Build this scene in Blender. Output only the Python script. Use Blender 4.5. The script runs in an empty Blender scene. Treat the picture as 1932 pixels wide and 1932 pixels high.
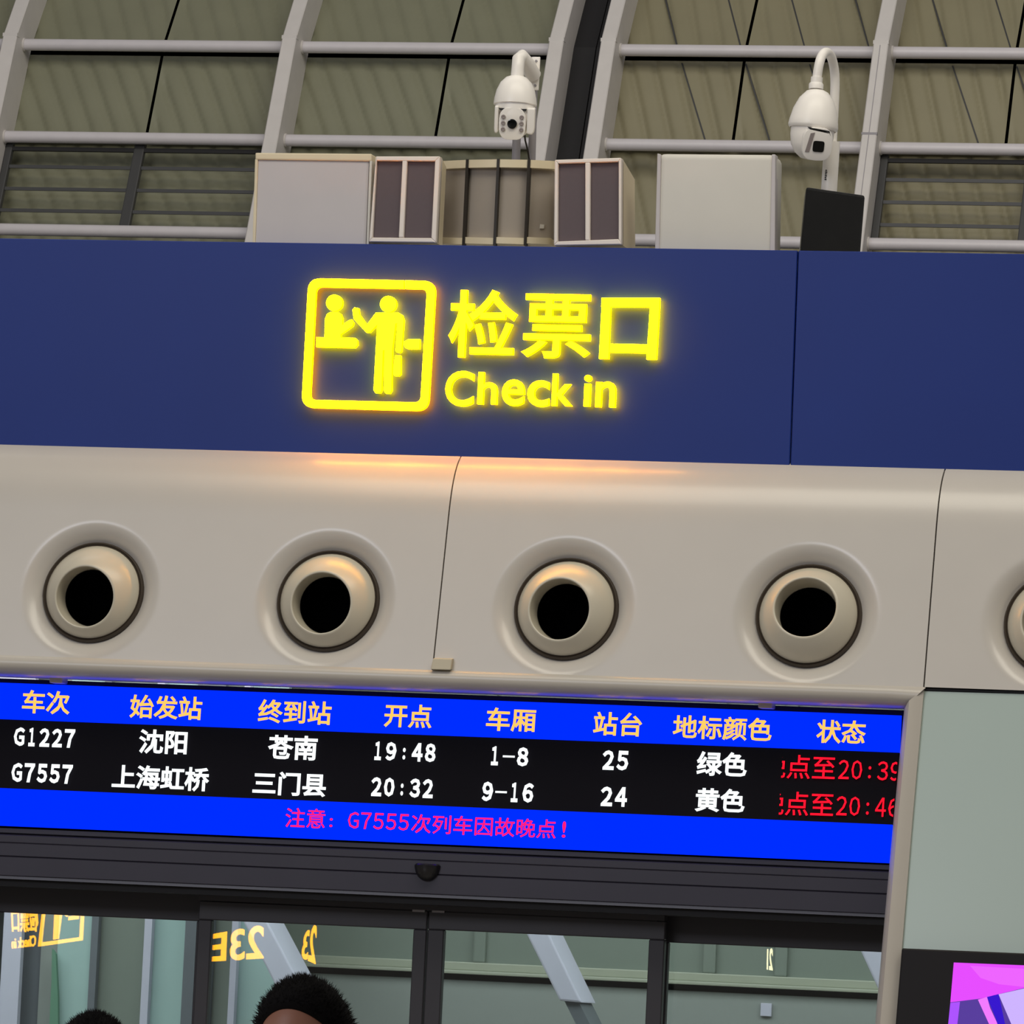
import bpy, bmesh, math, random
from mathutils import Vector, Matrix
random.seed(7)
SC = bpy.context.scene
COL = SC.collection
V = Vector
# ------------------------------------------------------------------ camera
W = 1932.0
FPX = 11000.0
CAM = V((5.75, -24.0, 1.68))
PITCH, YAW, ROLL = math.radians(4.86), math.radians(13.47), math.radians(2.77)
_f = V((-math.sin(YAW)*math.cos(PITCH), math.cos(YAW)*math.cos(PITCH), math.sin(PITCH)))
_r = _f.cross(V((0, 0, 1))).normalized()
_u = _r.cross(_f)
RT = math.cos(ROLL)*_r + math.sin(ROLL)*_u
UP = -math.sin(ROLL)*_r + math.cos(ROLL)*_u
cam_d = bpy.data.cameras.new('camera'); cam = bpy.data.objects.new('camera', cam_d); COL.objects.link(cam)
cam_d.sensor_width = 36; cam_d.lens = FPX/W*36; cam_d.clip_end = 300
m = Matrix((RT, UP, -_f)).transposed().to_4x4(); m.translation = CAM
cam.matrix_world = m
SC.camera = cam
# ------------------------------------------------------------------ light
SC.view_settings.view_transform = 'Standard'; SC.view_settings.look = 'None'
SC.view_settings.exposure = 0.0; SC.view_settings.gamma = 1; SC.view_settings.use_curve_mapping = False
wd = bpy.data.worlds.new('hall_ambient'); SC.world = wd; wd.use_nodes = True
wd.node_tree.nodes['Background'].inputs[0].default_value = (0.98, 0.97, 1.0, 1)
wd.node_tree.nodes['Background'].inputs[1].default_value = 0.17
def area(name, loc, target, size, size_y, power, color):
    d = bpy.data.lights.new(name, 'AREA'); d.shape = 'RECTANGLE'; d.size = size; d.size_y = size_y
    d.energy = power; d.color = color
    o = bpy.data.objects.new(name, d); COL.objects.link(o); o.location = loc
    o.rotation_euler = (V(target)-V(loc)).to_track_quat('-Z', 'Y').to_euler()
    return o
area('hall_ceiling_lamps', (3, -7, 15), (1, 1, 4), 16, 5, 1150, (1.0, 0.93, 0.78))
area('far_wall_fill', (2, 3, 14.5), (0, 12, 7.5), 20, 3, 560, (1.0, 0.96, 0.9))  # added fill, not a fixture; brightens the far ribs and panes
area('hall_side_fill', (-8, -26, 12), (0, 2, 4), 10, 6, 1250, (0.88, 0.90, 1.0))  # unseen cool fill added for the flat bulkhead face
area('corridor_fill', (0, 4.5, 4.2), (0, 5.5, 0), 14, 2, 440, (0.95, 0.97, 1.0))  # added light with no fixture, lifts the corridor behind the glass

# ------------------------------------------------------------------ pixel -> point on a real plane
def ray(px, py):
    return (RT*(px-966)+UP*(966-py)+_f*FPX)
def P(px, py, y):
    d = ray(px, py); return CAM + d*((y-CAM.y)/d.y)
def PL(px, py, pl):            # leaning plane y = y0 + t (z - z0)
    y0, z0, t = pl; d = ray(px, py)
    s = (y0 + t*(CAM.z-z0) - CAM.y)/(d.y - t*d.z)
    return CAM + d*s
def off(pl, dy): return (pl[0]+dy, pl[1], pl[2])

# ------------------------------------------------------------------ materials
MATS = {}
def srgb(c):
    r = []
    for v in c:
        v /= 255.0
        r.append(v/12.92 if v <= .04045 else ((v+.055)/1.055)**2.4)
    return r
def mat(name, col, rough=.5, metal=0, var=.06, scale=6, bump=0, spec=.5, coat=0):
    if name in MATS: return MATS[name]
    M = bpy.data.materials.new(name); M.use_nodes = True; N = M.node_tree.nodes; L = M.node_tree.links
    b = N['Principled BSDF']; c = srgb(col)
    tc = N.new('ShaderNodeTexCoord'); nz = N.new('ShaderNodeTexNoise'); nz.inputs['Scale'].default_value = scale
    nz.inputs['Detail'].default_value = 5
    L.new(tc.outputs['Object'], nz.inputs['Vector'])
    mx = N.new('ShaderNodeMix'); mx.data_type = 'RGBA'
    mx.inputs[6].default_value = [v*(1-var) for v in c]+[1]; mx.inputs[7].default_value = [min(1, v*(1+var)) for v in c]+[1]
    L.new(nz.outputs['Fac'], mx.inputs[0]); L.new(mx.outputs[2], b.inputs['Base Color'])
    b.inputs['Roughness'].default_value = rough; b.inputs['Metallic'].default_value = metal
    b.inputs['Specular IOR Level'].default_value = spec; b.inputs['Coat Weight'].default_value = coat; b.inputs['Coat Roughness'].default_value = .16
    if bump:
        bp = N.new('ShaderNodeBump'); bp.inputs['Strength'].default_value = bump; bp.inputs['Distance'].default_value = .01
        L.new(nz.outputs['Fac'], bp.inputs['Height']); L.new(bp.outputs['Normal'], b.inputs['Normal'])
    MATS[name] = M; return M
def emit(name, lin, strength):
    if name in MATS: return MATS[name]
    M = bpy.data.materials.new(name); M.use_nodes = True; N = M.node_tree.nodes; L = M.node_tree.links
    N.remove(N['Principled BSDF']); e = N.new('ShaderNodeEmission')
    e.inputs[0].default_value = (*lin, 1); e.inputs[1].default_value = strength
    L.new(e.outputs[0], N['Material Output'].inputs[0]); MATS[name] = M; return M
def glass(name, tint, refl):
    M = bpy.data.materials.new(name); M.use_nodes = True; N = M.node_tree.nodes; L = M.node_tree.links
    N.remove(N['Principled BSDF'])
    t = N.new('ShaderNodeBsdfTransparent'); t.inputs[0].default_value = (*tint, 1)
    g = N.new('ShaderNodeBsdfGlossy'); g.inputs['Roughness'].default_value = .0; g.inputs[0].default_value = (1, 1, 1, 1)
    lw = N.new('ShaderNodeFresnel'); lw.inputs[0].default_value = 1.52
    ad = N.new('ShaderNodeMath'); ad.operation = 'ADD'; ad.inputs[1].default_value = refl
    L.new(lw.outputs[0], ad.inputs[0])
    mx = N.new('ShaderNodeMixShader'); L.new(ad.outputs[0], mx.inputs[0]); L.new(t.outputs[0], mx.inputs[1]); L.new(g.outputs[0], mx.inputs[2])
    L.new(mx.outputs[0], N['Material Output'].inputs[0]); return M

M_panel = mat('cream_gloss_panel', (202, 196, 187), .30, var=.03, scale=5, bump=.05, coat=.3)
M_blue = mat('navy_fascia_sheet', (20, 47, 126), .42, var=.10, scale=1.2, spec=.3)
M_trim = mat('pale_rolled_trim', (196, 189, 178), .30, var=.03)
M_rib = mat('white_painted_steel', (208, 203, 199), .5, var=.07, scale=9)
M_pur = mat('pale_tube_paint', (206, 201, 204), .35, var=.06, scale=12)
M_pane = mat('olive_pane', (128, 128, 106), .5, var=.08, scale=4)  # opaque stand-in for tinted glass that reflects the hall ceiling
M_paneb = mat('brown_olive_pane', (136, 130, 104), .5, var=.08, scale=4)
M_black = mat('black_void', (5, 5, 6), .9, var=.2, spec=.0)
M_dkbar = mat('dark_railing_paint', (62, 62, 62), .45, var=.1)
M_hdr = mat('anthracite_aluminium', (52, 50, 62), .38, var=.10, scale=5)
M_door = mat('dark_bronze_aluminium', (52, 50, 54), .42, var=.08)
M_gap = mat('dark_gap_seal', (22, 21, 24), .7)
M_white = mat('white_camera_plastic', (248, 243, 236), .35, var=.03)
M_cab = mat('pale_grey_cabinet', (196, 190, 190), .45, var=.04)
M_cabw = mat('off_white_cabinet', (212, 208, 198), .45, var=.04)
M_frame = mat('white_grille_frame', (238, 228, 218), .45, var=.04)
M_grille = mat('plum_grey_filter', (98, 86, 90), .8, var=.06, scale=60)
M_duct = mat('taupe_duct_cloth', (158, 148, 136), .7, var=.08, scale=8)
M_ductr = mat('cream_duct_rim', (226, 212, 180), .5, var=.06)
M_strap = mat('dark_strap', (40, 34, 28), .6)
M_spk = mat('black_gloss_speaker', (26, 25, 22), .22, var=.3, scale=14, bump=.1)
M_lens = mat('black_lens_glass', (6, 8, 6), .08)
M_led = mat('dull_infrared_lens', (150, 140, 138), .3)
M_greenp = mat('grey_green_glass_panel', (178, 194, 187), .22, var=.02, scale=2)
M_steel = mat('grey_pole_paint', (150, 146, 150), .5)
M_brown = mat('brown_rubber_ring', (62, 52, 42), .5)
M_ball = mat('cream_nozzle_ball', (208, 200, 180), .28, var=.04)
M_gbox = mat('aged_beige_plastic', (196, 186, 162), .5)
M_floor = mat('grey_stone_floor', (150, 146, 140), .3)
M_wallr = mat('pale_rear_wall', (190, 188, 184), .7)
M_teal = mat('teal_glass_panel', (168, 196, 192), .25, var=.04)
M_lav = mat('lavender_white_paint', (198, 198, 214), .5, var=.03)
M_cgrey = mat('green_grey_corridor_panel', (146, 152, 147), .5, var=.03, scale=2)
M_cgreyd = mat('deep_green_grey_panel', (122, 132, 122), .5, var=.04, scale=2)
M_csill = mat('pale_green_sill', (166, 170, 152), .4, var=.05)
M_cdark = mat('dark_grey_mullion', (104, 110, 116), .5)
M_green = mat('green_banner_cloth', (96, 140, 116), .7)
M_face = emit('yellow_letter_face', (1.0, .60, .0009), 26)
M_side = emit('amber_letter_return', (1.0, .26, .0), 26)
M_sblue = emit('screen_blue', (0, .020, 1.0), 1.35)
M_sblack = mat('screen_unlit', (17, 15, 22), .6, spec=.08)
M_sorange = emit('screen_orange', (1.0, .50, .10), 1.3)
M_swhite = emit('screen_white', (.93, 1.0, 1.0), 1.3)
M_sred = emit('screen_red', (1.0, .006, .022), 1.6)
M_spink = emit('screen_pink', (1.0, .010, .13), 1.5)
M_glass = glass('door_glass', (.90, .96, .94), .05)

# ------------------------------------------------------------------ objects
ORG = {}
def tag(o, label=None, cat=None, group=None, kind=None):
    for k, v in (('label', label), ('category', cat), ('group', group), ('kind', kind)):
        if v: o[k] = v
    return o
def empty(name, loc, label=None, cat=None, group=None, kind=None):
    o = bpy.data.objects.new(name, None); COL.objects.link(o); o.location = loc; o.empty_display_size = .1
    ORG[o] = V(loc); return tag(o, label, cat, group, kind)
class MB:
    def __init__(s): s.bm = bmesh.new()
    def prism(s, front, back, mi=0):
        a = [s.bm.verts.new(p) for p in front]
        if isinstance(back, Vector): b = [s.bm.verts.new(V(p)+back) for p in front]
        else: b = [s.bm.verts.new(p) for p in back]
        n = len(a); s.bm.faces.new(a); s.bm.faces.new(b[::-1])
        for i in range(n):
            f = s.bm.faces.new((a[i], b[i], b[(i+1) % n], a[(i+1) % n])); f.material_index = mi
        return s
    def box(s, x0, x1, y0, y1, z0, z1):
        return s.prism([V((x0, y0, z0)), V((x1, y0, z0)), V((x1, y0, z1)), V((x0, y0, z1))], V((0, y1-y0, 0)))
    def tube(s, path, rad, n=14, cap=True, flat=1.0):
        path = [V(p) for p in path]; rings = []; k = len(path)
        rads = rad if isinstance(rad, (list, tuple)) else [rad]*k
        t0 = (path[1]-path[0]).normalized()
        ref = V((0, 0, 1)) if abs(t0.z) < .9 else V((1, 0, 0))
        nx = t0.cross(ref).normalized()
        for i, p in enumerate(path):
            t = (path[min(i+1, k-1)]-path[max(i-1, 0)]).normalized()
            nx = (nx - t*nx.dot(t)).normalized(); ny = t.cross(nx)
            rings.append([s.bm.verts.new(p+rads[i]*(math.cos(2*math.pi*j/n)*nx+flat*math.sin(2*math.pi*j/n)*ny)) for j in range(n)])
        for a, b in zip(rings, rings[1:]):
            for j in range(n): s.bm.faces.new((a[j], a[(j+1) % n], b[(j+1) % n], b[j]))
        if cap: s.bm.faces.new(rings[0][::-1]); s.bm.faces.new(rings[-1])
        return s
    def lathe(s, prof, M=None, n=48, a0=0, a1=2*math.pi):      # prof: (r, h) about local z of M
        M = M or Matrix(); full = abs(a1-a0-2*math.pi) < 1e-6; rings = []
        for r, h in prof:
            if r < 1e-6: rings.append([s.bm.verts.new(M @ V((0, 0, h)))]); continue
            rings.append([s.bm.verts.new(M @ V((r*math.cos(a0+(a1-a0)*j/n), r*math.sin(a0+(a1-a0)*j/n), h))) for j in range(n if full else n+1)])
        for a, b in zip(rings, rings[1:]):
            for j in range(n):
                j2 = (j+1) % n if full else j+1
                if len(a) == 1 and len(b) == 1: continue
                if len(a) == 1: s.bm.faces.new((a[0], b[j], b[j2]))
                elif len(b) == 1: s.bm.faces.new((a[j], b[0], a[j2]))
                else: s.bm.faces.new((a[j], b[j], b[j2], a[j2]))
        return s
    def grid(s, rows):
        vs = [[s.bm.verts.new(p) for p in r] for r in rows]
        for a, b in zip(vs, vs[1:]):
            for j in range(len(a)-1): s.bm.faces.new((a[j], a[j+1], b[j+1], b[j]))
        return s
    def build(s, name, mats, parent=None, smooth=False, bevel=0, seg=2, normals=True, local=False):
        me = bpy.data.meshes.new(name); bm = s.bm
        if normals: bmesh.ops.recalc_face_normals(bm, faces=bm.faces)
        if bevel: bmesh.ops.bevel(bm, geom=[e for e in bm.edges if len(e.link_faces) == 2 and e.calc_face_angle(0) > .5], offset=bevel, segments=seg, affect='EDGES', profile=.6)
        if parent is not None: org = V((0, 0, 0)) if local else ORG[parent]
        elif local: org = V((0, 0, 0))
        else:
            xs = [v.co for v in bm.verts]
            org = V(((min(v.x for v in xs)+max(v.x for v in xs))/2, (min(v.y for v in xs)+max(v.y for v in xs))/2, min(v.z for v in xs)))
        if org.length: bmesh.ops.translate(bm, verts=bm.verts, vec=-org)
        bm.to_mesh(me); bm.free()
        for x in (mats if isinstance(mats, (list, tuple)) else [mats]): me.materials.append(x)
        if smooth:
            me.shade_smooth()
            if smooth != 'all': me.set_sharp_from_angle(angle=math.radians(40))
        o = bpy.data.objects.new(name, me); COL.objects.link(o)
        if parent is not None: o.parent = parent
        else: o.location = org
        ORG[o] = org; return o
def struct(o, label=None): return tag(o, label, kind='structure')

# text ------------------------------------------------------------
TXT = {}
def text_data(body, boldness, depth):
    k = (body, boldness, depth)
    if k not in TXT:
        c = bpy.data.curves.new('lettering', 'FONT'); c.body = body; c.resolution_u = 5 if depth else 2; c.bevel_depth = max(0, boldness); c.bevel_resolution = 0 if depth == 0 else 1
        c.fill_mode = 'BOTH'; c.extrude = .5 if depth else 0
        o = bpy.data.objects.new('lettering', c); COL.objects.link(o)
        dg = bpy.context.evaluated_depsgraph_get(); dg.update()
        me = bpy.data.meshes.new_from_object(o.evaluated_get(dg)); bpy.data.objects.remove(o); bpy.data.curves.remove(c)
        vs = [v.co.copy() for v in me.vertices]; fs = [tuple(p.vertices) for p in me.polygons]
        nz = [p.normal.z for p in me.polygons]; bpy.data.meshes.remove(me)
        x0, x1 = min(v.x for v in vs), max(v.x for v in vs); y0, y1 = min(v.y for v in vs), max(v.y for v in vs)
        zt_, zb_ = max(v.z for v in vs), min(v.z for v in vs)
        TXT[k] = ([((v.x-x0)/(x1-x0), (v.y-y0)/(y1-y0), (zt_-v.z)/max(1e-6, zt_-zb_)) for v in vs], fs, nz)
    return TXT[k]
MONO = {'1': (.50, 0, 1), ':': (.22, .08, .72), '-': (.86, .44, .54), 'G': (.86, 0, 1)}
def mono_data(body, boldness):
    k = ('mono', body, boldness)
    if k not in TXT:
        V_, F_, Z_ = [], [], []; n_ = len(body)
        for i, ch in enumerate(body):
            vs, fs, nz = text_data(chr(ord(ch)+0xFEE0) if ch not in ':-' else ch, boldness, 0)
            w, v0, v1 = MONO.get(ch, (.82, 0, 1)); o_ = len(V_); c0 = (i+.5)
            lo, hi = .5-MONO.get(body[0], (.82,))[0]/2, n_-.5+MONO.get(body[-1], (.82,))[0]/2
            for u, v, z in vs: V_.append(((c0+(u-.5)*w-lo)/(hi-lo), v0+(v1-v0)*v, z))
            F_ += [tuple(q+o_ for q in f) for f in fs]; Z_ += nz
        TXT[k] = (V_, F_, Z_)
    return TXT[k]
def lettering(body, mp, mats, parent, boldness=0.0, depth=0.0, clip=None, name='lettering', label=None):
    """mp(u, v) -> (front point, unit vector into the wall)"""
    vs, fs, nz = mono_data(body, boldness) if all(q in '0123456789G:-' for q in body) and len(body) > 1 and not depth else text_data(body, boldness, depth); b = MB(); pts = []
    for u, v, w in vs:
        p, n = mp(u, v); pts.append(b.bm.verts.new(p+n*(w*(depth or .002))))
    for f, z in zip(fs, nz):
        try:
            fc = b.bm.faces.new([pts[i] for i in f])
            if len(mats) > 1 and abs(z) < .5: fc.material_index = 1
        except ValueError: pass
    if clip:
        for co, no in clip:
            bmesh.ops.bisect_plane(b.bm, geom=b.bm.verts[:]+b.bm.edges[:]+b.bm.faces[:], plane_co=co, plane_no=no, clear_outer=True)
    o = b.build(name, mats, parent, normals=False)
    if label: o['label'] = label
    return o
def pxmap(cx, cy, w, h, slope, lean, pl, n=V((0, 1, 0))):
    def mp(u, v):
        a, c = (u-.5)*w, (v-.5)*h
        return PL(cx+a+lean*c, cy-c+slope*a, pl), n
    return mp
def bilin(q, u, v):     # q = TL, TR, BR, BL
    x = (q[0][0]*(1-u)+q[1][0]*u)*v+(q[3][0]*(1-u)+q[2][0]*u)*(1-v)
    y = (q[0][1]*(1-u)+q[1][1]*u)*v+(q[3][1]*(1-u)+q[2][1]*u)*(1-v)
    return x, y

# ================================================================== SETTING
floor = struct(MB().box(-30, 30, -58, 30, -.2, 0).build('floor', M_floor), 'grey polished stone floor of the hall')
struct(MB().box(-30, 30, -58.3, -58, 0, 9).build('wall_rear', M_wallr), 'pale wall across the hall behind the camera')

YB = .10                                    # blue fascia front
PANEL = (-.21, 3.10, .22)                   # leaning bulkhead / jamb plane
LEDP = (.0, 3.0, .12)                       # departure board plane
# ---- far leaning wall: ribs, purlins, panes, railings
WB = (12.0, 6.5, .44)
zJ = PL(560, 70, WB).z
def wy(z): return 12+.44*(z-6.5) if z <= zJ else 12+.44*(zJ-6.5)+.77*(z-zJ)
zA = PL(300, 87, off(WB, .18)).z; zB = PL(300, 262, off(WB, .18)).z; zS = PL(300, 438, off(WB, .18)).z
ZT = 9.6
wall = struct(empty('wall_back', (0, 12, 6)), 'far leaning wall of white ribs and olive panes above the gate')
ribx = {}
for i, px in ((0, -575), (1, -40), (2, 493), (3, 1003), (4, 1102), (5, 1622), (6, 2145), (7, 2670), (8, 3195), (9, -1110)):
    ribx[i] = PL(px, 282, WB).x
RW, RD = .098, .34
for i, x in ribx.items():
    b = MB(); sec = [(5.6, wy(5.6)), (zJ, wy(zJ)), (ZT, wy(ZT))]
    rows = []
    vs = []
    for z, y in sec:
        vs.append([b.bm.verts.new((x, y, z)), b.bm.verts.new((x+RW, y, z)), b.bm.verts.new((x+RW, y+RD, z)), b.bm.verts.new((x, y+RD, z))])
    for a, c in zip(vs, vs[1:]):
        for j in range(4): b.bm.faces.new((a[j], a[(j+1) % 4], c[(j+1) % 4], c[j]))
    b.bm.faces.new(vs[0]); b.bm.faces.new(vs[-1])
    r = b.build('rib', M_rib, wall, bevel=.006, seg=1)
    # splice joint and bolts on the rib face
    s = MB(); s.box(x-.002, x+RW+.002, wy(zJ)-.004, wy(zJ)+.05, zJ-.012, zJ+.012); s.build('splice_plate', M_rib, r)
    if i == 5:
        zq = PL(1640, 252, WB).z
        MB().box(x-.002, x+RW+.002, wy(zq)-.004, wy(zq)+.02, zq-.008, zq+.008).build('splice_joint', M_steel, r)
        g = MB(); za, zb = 6.0, zJ-.02
        g.prism([V((x+.045, wy(za)-.003, za)), V((x+.049, wy(za)-.003, za)), V((x+.049, wy(zb)-.003, zb)), V((x+.045, wy(zb)-.003, zb))], V((0, .02, 0)))
        g.build('weld_seam', M_steel, r)
bays = [(0, 1), (1, 2), (2, 3), (4, 5), (5, 6), (6, 7), (7, 8), (9, 0)]
for bi, (a, c) in enumerate(bays):
    xa, xb = ribx[a]+RW, ribx[c]
    for z in (zS, zB, zA, zA+(zA-zB)*1.02, zA+(zA-zB)*2.05):
        y = wy(z)+.17
        p = MB(); p.tube([(xa, y, z), (xb, y, z)], .040, 12)
        o = p.build('purlin', M_pur, wall, smooth=True)
        e = MB(); e.tube([(xa, y, z), (xa+.012, y, z)], .046, 12); e.build('end_collar', M_rib, o, smooth=True)
    # panes: two per bay and row, grooved to imitate reflected ceiling stripes
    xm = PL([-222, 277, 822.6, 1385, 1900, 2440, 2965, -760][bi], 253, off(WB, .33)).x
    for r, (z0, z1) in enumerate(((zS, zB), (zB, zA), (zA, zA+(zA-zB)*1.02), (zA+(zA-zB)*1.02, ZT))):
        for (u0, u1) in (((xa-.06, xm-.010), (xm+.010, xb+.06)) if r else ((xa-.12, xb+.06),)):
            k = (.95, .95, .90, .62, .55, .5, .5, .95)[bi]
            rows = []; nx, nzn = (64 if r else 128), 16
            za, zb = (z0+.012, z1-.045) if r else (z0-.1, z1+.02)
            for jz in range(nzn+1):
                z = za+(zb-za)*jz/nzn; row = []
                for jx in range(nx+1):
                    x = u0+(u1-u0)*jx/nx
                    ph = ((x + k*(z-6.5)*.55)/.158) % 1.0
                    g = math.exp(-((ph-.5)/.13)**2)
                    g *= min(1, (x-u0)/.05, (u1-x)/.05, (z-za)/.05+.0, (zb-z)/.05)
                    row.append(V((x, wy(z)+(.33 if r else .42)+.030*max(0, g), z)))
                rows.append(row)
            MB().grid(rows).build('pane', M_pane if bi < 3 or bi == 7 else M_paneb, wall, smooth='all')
    # thin dark diagonal strips, right hand bays: painted-in reflections of roof seams
    if bi in (3, 4):
        for q in range(7):
            xs = xa+(xb-xa)*(q-1.5)/4.0; s = MB()
            for (z0, z1) in ((zB+.03, zA-.06), (zA+.03, zA+(zA-zB)-.05)):
                sh = (zA-zB)*.95*.42
                f0 = xs-(z0-zB)*.42; f1 = xs-(z1-zB)*.42
                if f0 > xb or f1 < xa: continue
                f0, f1 = min(f0, xb), max(f1, xa)
                s.prism([V((f0, wy(z0)+.325, z0)), V((f0+.010, wy(z0)+.325, z0)), V((f1+.010, wy(z1)+.325, z1)), V((f1, wy(z1)+.325, z1))], V((0, .02, 0)))
            if len(s.bm.verts): s.build('reflected_seam', M_dkbar, wall)
    if bi in (0, 1, 4):
        rail = []
        for px_y in ((318, 360, 401) if bi < 2 else (341, 383.5, 426.5)):
            z = PL(300 if bi < 2 else 1800, px_y, off(WB, .25)).z
            MB().box(xa, xb, wy(z)+.24, wy(z)+.262, z-.011, z+.011).build('railing_bar', M_dkbar, wall)
        z = zB-.075
        MB().box(xa, xb, wy(z)+.23, wy(z)+.27, z-.012, z+.014).build('railing_bar', M_gap, wall)
        for xq, w in ((xa, .05), ((xm-.035), .072), (xb-.05, .05)):
            if bi == 4 and xq == xm-.035: xq = PL(1922, 440, off(WB, .25)).x
            b = MB(); b.prism([V((xq, wy(zS)+.225, zS)), V((xq+w, wy(zS)+.225, zS)), V((xq+w, wy(zB)+.225, zB)), V((xq, wy(zB)+.225, zB))], V((0, .05, 0)))
            b.build('railing_post', M_dkbar, wall, bevel=.008)
# dark backing behind panes, expansion column between the twin ribs
def slab_w(x0, x1, o0, o1, name, mt, parent):
    b = MB(); vs = []
    for z in (5.4, zJ, ZT):
        vs.append([b.bm.verts.new((x0, wy(z)+o0, z)), b.bm.verts.new((x1, wy(z)+o0, z)), b.bm.verts.new((x1, wy(z)+o1, z)), b.bm.verts.new((x0, wy(z)+o1, z))])
    for a, c in zip(vs, vs[1:]):
        for j in range(4): b.bm.faces.new((a[j], a[(j+1) % 4], c[(j+1) % 4], c[j]))
    b.bm.faces.new(vs[0]); b.bm.faces.new(vs[-1]); return b.build(name, mt, parent)
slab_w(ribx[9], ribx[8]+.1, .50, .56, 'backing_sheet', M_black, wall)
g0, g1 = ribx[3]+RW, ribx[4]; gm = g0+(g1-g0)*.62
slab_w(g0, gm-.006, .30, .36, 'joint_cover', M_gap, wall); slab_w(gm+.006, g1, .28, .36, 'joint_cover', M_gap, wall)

# ---- blue fascia (two sheets with a joint)
fas = struct(empty('trim_3', P(966, 870, YB)), 'navy blue fascia carrying the lit sign')
for q in ([(-300, 445), (1504.5, 472.6), (1489.5, 879.3), (-300, 835)], [(1506.5, 472.7), (2250, 484), (2236, 897), (1491.5, 879.4)]):
    MB().prism([P(x, y, YB) for x, y in q], V((0, .05, 0))).build('fascia_sheet', M_blue, fas, bevel=.003, seg=1)
# roof deck of the gate behind the fascia
za = P(966, 478, YB).z
struct(MB().box(P(-300, 465, .15).x, P(2250, 465, .15).x, .152, 6.0, za-.12, za-.05).build('ceiling', M_wallr), 'roof deck of the gate building')

# ---- bulkhead with dished nozzle recesses
NOZ = [(170, 1112), (614, 1128), (1064, 1143), (1522, 1156), (1993, 1172), (-270, 1096)]
NPT = [PL(x, y, PANEL) for x, y in NOZ]
zc = PL(900, 1267, PANEL).z; zs = PL(900, 985, PANEL).z; zt = P(900, 859, YB).z
def py(z): return PANEL[0]+PANEL[2]*(z-PANEL[1])
nrm = V((0, -1, PANEL[2])).normalized()
prof = []
for i in range(75): z = zc+(zs-zc)*i/74; prof.append(V((0, py(z), z)))
p0 = V((0, py(zs), zs)); p3 = V((0, YB+.04, zt+.012)); p1 = p0+V((0, PANEL[2], 1)).normalized()*.12; p2 = V((0, YB-.11, zt-.045))
for i in range(1, 17):
    t = i/16; prof.append(p0*(1-t)**3+p1*3*t*(1-t)**2+p2*3*t*t*(1-t)+p3*t**3)
def dish(p):
    d = 0
    for c in NPT:
        r = (p-c).length
        if r < .33:
            t = min(1, max(0, (.31-r)/.09)); d = max(d, .060*t**1.9)
    return d
bulk = struct(empty('wall_front', PL(900, 1267, PANEL)), 'cream bulkhead of three moulded panels holding round air nozzles')
xs1 = PL(830, 1130, PANEL).x; xs2 = PL(1756, 1130, PANEL).x
for x0, x1 in ((PL(-420, 1100, PANEL).x, xs1-.003), (xs1+.003, xs2-.003), (xs2+.003, PL(2300, 1150, PANEL).x)):
    nx = int((x1-x0)/.0125); rows = []
    for q in prof:
        row = []
        for j in range(nx+1):
            p = V((x0+(x1-x0)*j/nx, q.y, q.z))
            row.append(p - nrm*dish(p) if q.z <= zs+.1 else p)
        rows.append(row)
    b = MB().grid(rows)
    bmesh.ops.solidify(b.bm, geom=b.bm.faces[:], thickness=.0) if False else None
    edge = [rows[k][0] for k in range(len(rows))]
    b.grid([[p for p in edge], [p+V((0, .03, 0)) for p in edge]])
    edge = [rows[k][-1] for k in range(len(rows))]
    b.grid([[p for p in edge], [p+V((0, .03, 0)) for p in edge]])
    bmesh.ops.remove_doubles(b.bm, verts=b.bm.verts, dist=.0004)
    holes = [f for f in b.bm.faces if any((f.calc_center_median()-c).length < .212 for c in NPT)]
    bmesh.ops.delete(b.bm, geom=holes, context='FACES')
    b.build('bulkhead_panel', M_panel, bulk, smooth=True)
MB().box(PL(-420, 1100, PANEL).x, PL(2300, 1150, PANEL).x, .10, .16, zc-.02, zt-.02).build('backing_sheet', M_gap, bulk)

# ---- rolled trim over the board and down the right side
def zx(px): return PL(px, 1267, PANEL).x
xl, xr = zx(-420), PL(1743, 1301, PANEL).x
tp = [(.0, .0), (-.006, -.004), (-.014, -.012), (-.016, -.03), (-.010, -.05), (.006, -.066), (.03, -.078), (.06, -.084), (.30, -.080), (.34, -.06)]
xi = PL(1704, 1334, PANEL).x
rows = []
nT = 40
for k, (dy, dz) in enumerate(tp):
    f = min(1, -dz/.084); xe = xr+(xi-xr)*f+(.012 if f > 0 else 0)
    rows.append([V((xl+(xe-xl)*j/nT, py(zc+dz)+dy, zc+dz)) for j in range(nT+1)])
trim = struct(MB().grid(rows).build('trim_1', M_trim, smooth=True), 'rolled cream trim along the top of the departure board')
tl = [(1743, 1302), (1721, 1550), (1690, 1932), (1610, 2900)]; ti = [(1704, 1335), (1683.2, 1550), (1648.7, 1932), (1561, 2900)]
cs = []
nj = 9
for (a, c) in zip(tl, ti):
    A, C = PL(a[0], a[1], PANEL), PL(c[0], c[1], PANEL); row = []
    for j in range(nj+1):
        t = j/nj; th = t*math.pi*.78
        bulge = .022*math.sin(min(1, t*1.25)*math.pi/2) - (.05*max(0, t-.7)/.3)
        row.append(A.lerp(C, t) + nrm*bulge)
    row.append(C+V((-.004, .12, 0))); row.append(C+V((0, .6+abs(C.y)*.6, 0))); row.insert(0, A+V((0, .06, 0)))
    cs.append(row)
jb = MB().grid(cs)
struct(jb.build('trim_2', M_trim, smooth=True), 'rounded cream jamb on the right of the gate opening')
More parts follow.
